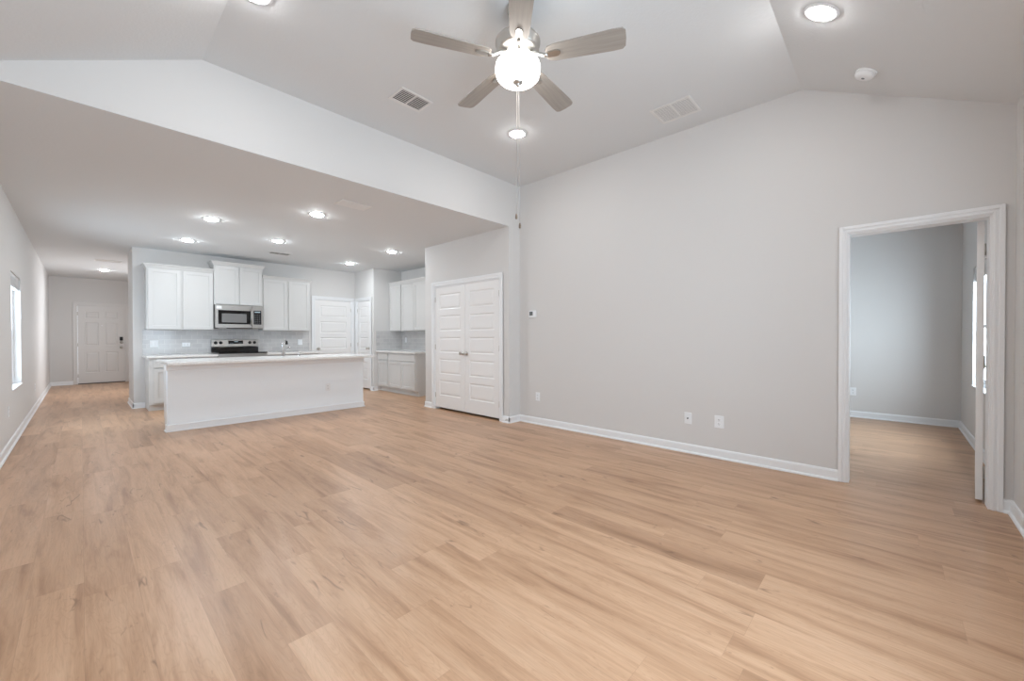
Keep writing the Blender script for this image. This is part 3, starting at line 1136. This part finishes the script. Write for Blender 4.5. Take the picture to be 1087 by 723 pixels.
lathe(b, [(0.0, Z(3.02)), (0.065, Z(3.02)), (0.072, Z(3.012)), (0.076, Z(2.985)), (0.0, Z(2.985))], 30)
obj('switch_collar', b, M['nickel'], fan)
# light bowl
b = nbm()
gp = [(0.055, 2.984), (0.110, 2.982), (0.130, 2.974), (0.142, 2.956), (0.145, 2.936), (0.144, 2.908), (0.137, 2.884), (0.119, 2.866), (0.09, 2.855), (0.05, 2.849), (0.0, 2.847)]
lathe(b, [(r, Z(z)) for r, z in gp], 40)
obj('light_bowl', b, M['bowl'], fan)
b = nbm()
lathe(b, [(0.0, Z(2.852)), (0.034, Z(2.852)), (0.034, Z(2.846)), (0.022, Z(2.838)), (0.012, Z(2.830)), (0.010, Z(2.820)), (0, Z(2.817))], 20)
obj('finial', b, M['nickel'], fan)
# blades
BZ = 2.995
PH0 = math.atan2(-0.70, -0.71)
blade0 = iron0 = None
for k in range(5):
    a = PH0 + k * 2 * PI / 5
    if blade0 is None:
        b = nbm()
        # outline: root rounded, widening to the tip
        out = [(0.185, -0.030), (0.20, -0.050), (0.24, -0.060), (0.60, -0.073), (0.655, -0.070), (0.672, -0.052), (0.676, 0.0),
               (0.672, 0.052), (0.655, 0.070), (0.60, 0.073), (0.24, 0.060), (0.20, 0.050), (0.185, 0.030)]
        prism(b, out, 2, -0.004, 0.004)
        blade0 = obj('fan_blade', b, M['blade'], fan)
        bl = blade0
        b = nbm()
        # bracket: arm from hub, plate under the blade
        tube(b, [(0.075, 0, 0.030), (0.12, 0, 0.022), (0.17, 0, -0.006), (0.20, 0, -0.010)], [0.013, 0.012, 0.012, 0.012], 8)
        prism(b, [(0.185, -0.012), (0.20, -0.020), (0.255, -0.022), (0.275, -0.012), (0.278, 0), (0.275, 0.012), (0.255, 0.022), (0.20, 0.020), (0.185, 0.012)], 2, -0.012, -0.004)
        iron0 = obj('blade_bracket', b, M['nickel'], fan)
        ir = iron0
    else:
        bl = blade0.copy()
        COL.objects.link(bl)
        bl.parent = fan
        ir = iron0.copy()
        COL.objects.link(ir)
        ir.parent = fan
    mxr = Matrix.Translation((0, 0, Z(BZ))) @ Matrix.Rotation(a, 4, 'Z') @ Matrix.Rotation(math.radians(-11), 4, 'X')
    bl.matrix_local = mxr
    ir.matrix_local = mxr
# pull chains
for dx, dy, zt, ze in ((-0.004, 0.004, 2.82, 1.965), (0.004, -0.004, 2.82, 1.905)):
    b = nbm()
    tube(b, [(dx, dy, Z(zt + 0.012)), (dx * 1.5, dy * 1.5, Z(ze + 0.3)), (dx * 2, dy * 2, Z(ze + 0.03))], 0.0013, 5)
    ch = obj('pull_chain', b, M['nickel'], fan)
    b = nbm()
    lathe(b, [(0, 0.036), (0.004, 0.034), (0.007, 0.02), (0.008, 0.006), (0.005, 0.0), (0, 0)], 12, Matrix.Translation((dx * 2, dy * 2, Z(ze))))
    obj('chain_fob', b, M['fob'], ch)

# ------------------------------------------------------------------ recessed lights
def downlight(label, loc, m, rx=0.0):
    t = thing('recessed_light', label, 'ceiling light', loc, 0, 'recessed ceiling lights', rx)
    bb = nbm()
    lathe(bb, [(0.070, -0.002), (0.073, -0.008), (0.090, -0.007), (0.100, -0.003), (0.102, 0.0), (0.070, 0.0)], 32)
    obj('trim_ring', bb, M['plate'], t)
    bb = nbm()
    lathe(bb, [(0.069, 0.0), (0.069, -0.006), (0.062, -0.014), (0.040, -0.022), (0.0, -0.026)], 32)
    obj('lit_lens', bb, m, t)
    return t


ax = math.atan(SL)
v1 = downlight('recessed light on the flat vault ceiling behind the fan', (3.152, 2.881, HV), M['down_vault'])
zs = lambda y: HV - SL * (YC - y)
v2 = dup(v1, 'recessed light on the sloped ceiling near the smoke alarm', (3.16, 0.33, zs(0.33)), 0, ax)
v3 = dup(v1, 'recessed light on the flat vault left of the fan, beyond the frame', (0.75, 2.881, HV))
v4 = dup(v1, 'recessed light on the sloped ceiling over the camera, beyond the frame', (0.85, 0.33, zs(0.33)), 0, ax)
k1 = downlight('recessed kitchen light above the left end of the island', (1.166, 6.421, HK), M['down'])
for lab, x, y in (('recessed kitchen light in front of the leftmost upper cabinet', 1.159, 8.097),
                  ('recessed kitchen light nearest the header and its white vent', 2.025, 5.231),
                  ('recessed kitchen light in front of the microwave', 2.15, 7.113),
                  ('recessed kitchen light nearest the double closet doors', 3.821, 6.536),
                  ('recessed kitchen light before the kitchen corner doors', 3.832, 8.215),
                  ('recessed hall light in front of the front door', 0.369, 13.012)):
    dup(k1, lab, (x, y, HK))


# ------------------------------------------------------------------ vents
def register(label, loc, w, h, cavity, n, rx=0.0, rz=0.0, tilt=35, slat_w=0.014):
    """two banks of louvres side by side along local x, hung below the ceiling at z=0"""
    t = thing('ceiling_vent', label, 'ceiling vent', loc, rz, None, rx)
    bb = nbm()
    f = 0.026
    box(bb, -w / 2, w / 2, -h / 2, -h / 2 + f, -0.008, 0, 0.003)
    box(bb, -w / 2, w / 2, h / 2 - f, h / 2, -0.008, 0, 0.003)
    box(bb, -w / 2, -w / 2 + f, -h / 2 + f, h / 2 - f, -0.008, 0, 0.003)
    box(bb, w / 2 - f, w / 2, -h / 2 + f, h / 2 - f, -0.008, 0, 0.003)
    box(bb, -0.006, 0.006, -h / 2 + f, h / 2 - f, -0.007, 0, 0.001)
    obj('vent_frame', bb, M['vent_white'], t)
    bb = nbm()
    box(bb, -w / 2 + 0.004, w / 2 - 0.004, -h / 2 + 0.004, h / 2 - 0.004, -0.0012, -0.0002)
    obj('vent_cavity', bb, cavity, t)
    bb = nbm()
    for x0, x1 in ((-w / 2 + f, -0.006), (0.006, w / 2 - f)):
        for i in range(n):
            y = -h / 2 + f + (h - 2 * f) * (i + 0.5) / n
            q = nbm()
            box(q, x0, x1, -slat_w / 2, slat_w / 2, -0.0006, 0.0006)
            merge(bb, q, Matrix.Translation((0, y, -0.006)) @ Matrix.Rotation(math.radians(tilt), 4, 'X'))
    obj('louvres', bb, M['vent_white'], t)
    return t


register('white vent with dark louvres on the vault left of the fan', (2.046, 3.166, HV), 0.325, 0.235, M['vent_dark'], 8, tilt=8, slat_w=0.010)
register('pale return vent on the vault above the right wall', (3.852, 1.499, HV), 0.37, 0.32, M['vent_grey'], 12, tilt=25, rz=PI / 2, slat_w=0.010)
register('white kitchen vent close to the header wall', (2.17, 4.557, HK), 0.36, 0.21, M['vent_pale'], 7, tilt=-30)
register('small grey kitchen vent above the microwave cabinet', (2.495, 8.157, HK), 0.36, 0.21, M['vent_dark'], 6, tilt=22, slat_w=0.009)
register('faint white vent in the entry hall ceiling', (0.384, 11.42, HK), 0.40, 0.25, M['vent_pale'], 8, tilt=-30)

# smoke alarm
sa = thing('smoke_alarm', 'round white smoke alarm on the sloped ceiling', 'smoke alarm', (3.915, 0.145, zs(0.145)), 0, None, ax)
b = nbm()
lathe(b, [(0, 0), (0.066, 0), (0.066, -0.008), (0.062, -0.011), (0, -0.011)], 32)
obj('alarm_base', b, M['plate'], sa)
b = nbm()
lathe(b, [(0.056, -0.010), (0.060, -0.016), (0.060, -0.028), (0.052, -0.040), (0.03, -0.044), (0, -0.044)], 32)
obj('alarm_cover', b, M['plate'], sa)
b = nbm()
lathe(b, [(0, -0.043), (0.010, -0.043), (0.010, -0.0465), (0, -0.047)], 14)
obj('test_button', b, M['vent_grey'], sa)

# ------------------------------------------------------------------ thermostat, plates
th = thing('thermostat', 'small white thermostat with grey screen on the right wall', 'thermostat', (XR, 3.625, 1.515), F_WEST)
b = nbm()
box(b, -0.062, 0.062, -0.024, 0, -0.047, 0.047, 0.006, 2)
obj('thermostat_case', b, M['plate'], th)
b = nbm()
box(b, -0.048, 0.012, -0.026, -0.02, -0.022, 0.034, 0.001)
obj('thermostat_screen', b, M['lcd'], th)
b = nbm()
for i in range(2):
    box(b, 0.026, 0.048, -0.0265, -0.02, -0.005 + i * 0.022, 0.009 + i * 0.022, 0.002)
obj('thermostat_buttons', b, M['plate'], th)


def plate(kind, label, loc, rz, w=0.072, h=0.116):
    cat = {'outlet': 'outlet', 'switch': 'light switch', 'jack': 'cable jack', 'houtlet': 'outlet'}[kind]
    nm = {'outlet': 'wall_outlet', 'switch': 'light_switch', 'jack': 'cable_jack', 'houtlet': 'wall_outlet'}[kind]
    t = thing(nm, label, cat, loc, rz)
    bb = nbm()
    box(bb, -w / 2, w / 2, -0.006, 0, -h / 2, h / 2, 0.0025, 2)
    obj('cover_plate', bb, M['plate'], t)
    if kind in ('outlet', 'houtlet'):
        for s in (-1, 1):
            bb = nbm()
            sl = nbm()
            if kind == 'outlet':
                c = (0, s * 0.021)
                box(bb, -0.016, 0.016, -0.008, -0.004, c[1] - 0.0145, c[1] + 0.0145, 0.002)
                for q in (-0.006, 0.006):
                    box(sl, q - 0.0013, q + 0.0013, -0.0084, -0.0078, c[1] - 0.002, c[1] + 0.007)
                box(sl, -0.002, 0.002, -0.0084, -0.0078, c[1] - 0.010, c[1] - 0.006)
            else:
                c = (s * 0.021, 0)
                box(bb, c[0] - 0.0145, c[0] + 0.0145, -0.008, -0.004, -0.016, 0.016, 0.002)
                for q in (-0.006, 0.006):
                    box(sl, c[0] - 0.002, c[0] + 0.007, -0.0084, -0.0078, q - 0.0013, q + 0.0013)
                box(sl, c[0] - 0.010, c[0] - 0.006, -0.0084, -0.0078, -0.002, 0.002)
            r = obj('receptacle', bb, M['plate'], t)
            obj('slots', sl, M['shadow_slot'], r)
    elif kind == 'switch':
        n = 2 if w > 0.1 else 1
        for i in range(n):
            cx = 0 if n == 1 else (-0.023, 0.023)[i]
            bb = nbm()
            box(bb, cx - 0.016, cx + 0.016, -0.0095, -0.004, -0.033, 0.033, 0.002)
            obj('rocker', bb, M['plate'], t)
    else:
        bb = nbm()
        lathe(bb, [(0, 0.0), (0.0075, 0.0), (0.0075, 0.012), (0.004, 0.013), (0, 0.013)], 12, Matrix.Translation((0, -0.005, 0)) @ Matrix.Rotation(PI / 2, 4, 'X'))
        obj('coax_port', bb, M['shadow_slot'], t)
    return t


plate('outlet', 'white wall outlet low on right wall below the thermostat', (XR, 3.542, 0.38), F_WEST)
plate('jack', 'white cable jack plate with dark centre on the right wall', (XR, 1.533, 0.357), F_WEST, 0.074, 0.118)
plate('outlet', 'white wall outlet on right wall beside the cable jack', (XR, 1.235, 0.36), F_WEST, 0.086, 0.12)
plate('outlet', 'white wall outlet on the island back panel', (2.733, IY0, 0.39), F_SOUTH)
plate('outlet', 'white wall outlet low on left wall below the window', (XL, 6.863, 0.41), F_EAST)
plate('outlet', 'white wall outlet on left wall beyond the window', (XL, 10.5, 0.37), F_EAST)
plate('switch', 'white two-rocker switch at the left end of the backsplash', (0.865, YB - 0.009, 1.09), F_SOUTH, 0.116, 0.118)
plate('houtlet', 'white sideways outlet on the backsplash left of the range', (1.302, YB - 0.009, 1.07), F_SOUTH, 0.118, 0.074)
plate('switch', 'white switch on the backsplash right of the faucet', (3.24, YB - 0.009, 1.095), F_SOUTH, 0.09, 0.118)
plate('outlet', 'white outlet on the niche backsplash near its corner', (XN - 0.009, 8.24, 1.13), F_WEST)
plate('outlet', 'white outlet on niche backsplash nearest the closet wall', (XN - 0.009, 7.15, 1.12), F_WEST)
plate('outlet', 'white wall outlet low on the bedroom wall', (XB, 0.42, 0.38), F_WEST)

# door stop at the closet corner
ds = thing('door_stop', 'tiny spring door stop on the baseboard right of the closet doors', 'door stop', (XP - 0.013, Y0 + 0.03, 0.045), F_WEST)
b = nbm()
lathe(b, [(0, 0), (0.012, 0), (0.012, 0.004), (0.006, 0.008), (0.006, 0.05), (0, 0.05)], 12, Matrix.Rotation(PI / 2, 4, 'X'))
obj('spring', b, M['nickel'], ds)
b = nbm()
lathe(b, [(0, 0.048), (0.009, 0.048), (0.009, 0.062), (0, 0.064)], 12, Matrix.Rotation(PI / 2, 4, 'X'))
obj('rubber_tip', b, M['plate'], ds)

for o in SC.objects:          # only top-level objects carry a category
    if o.parent is not None and 'category' in o:
        del o['category']
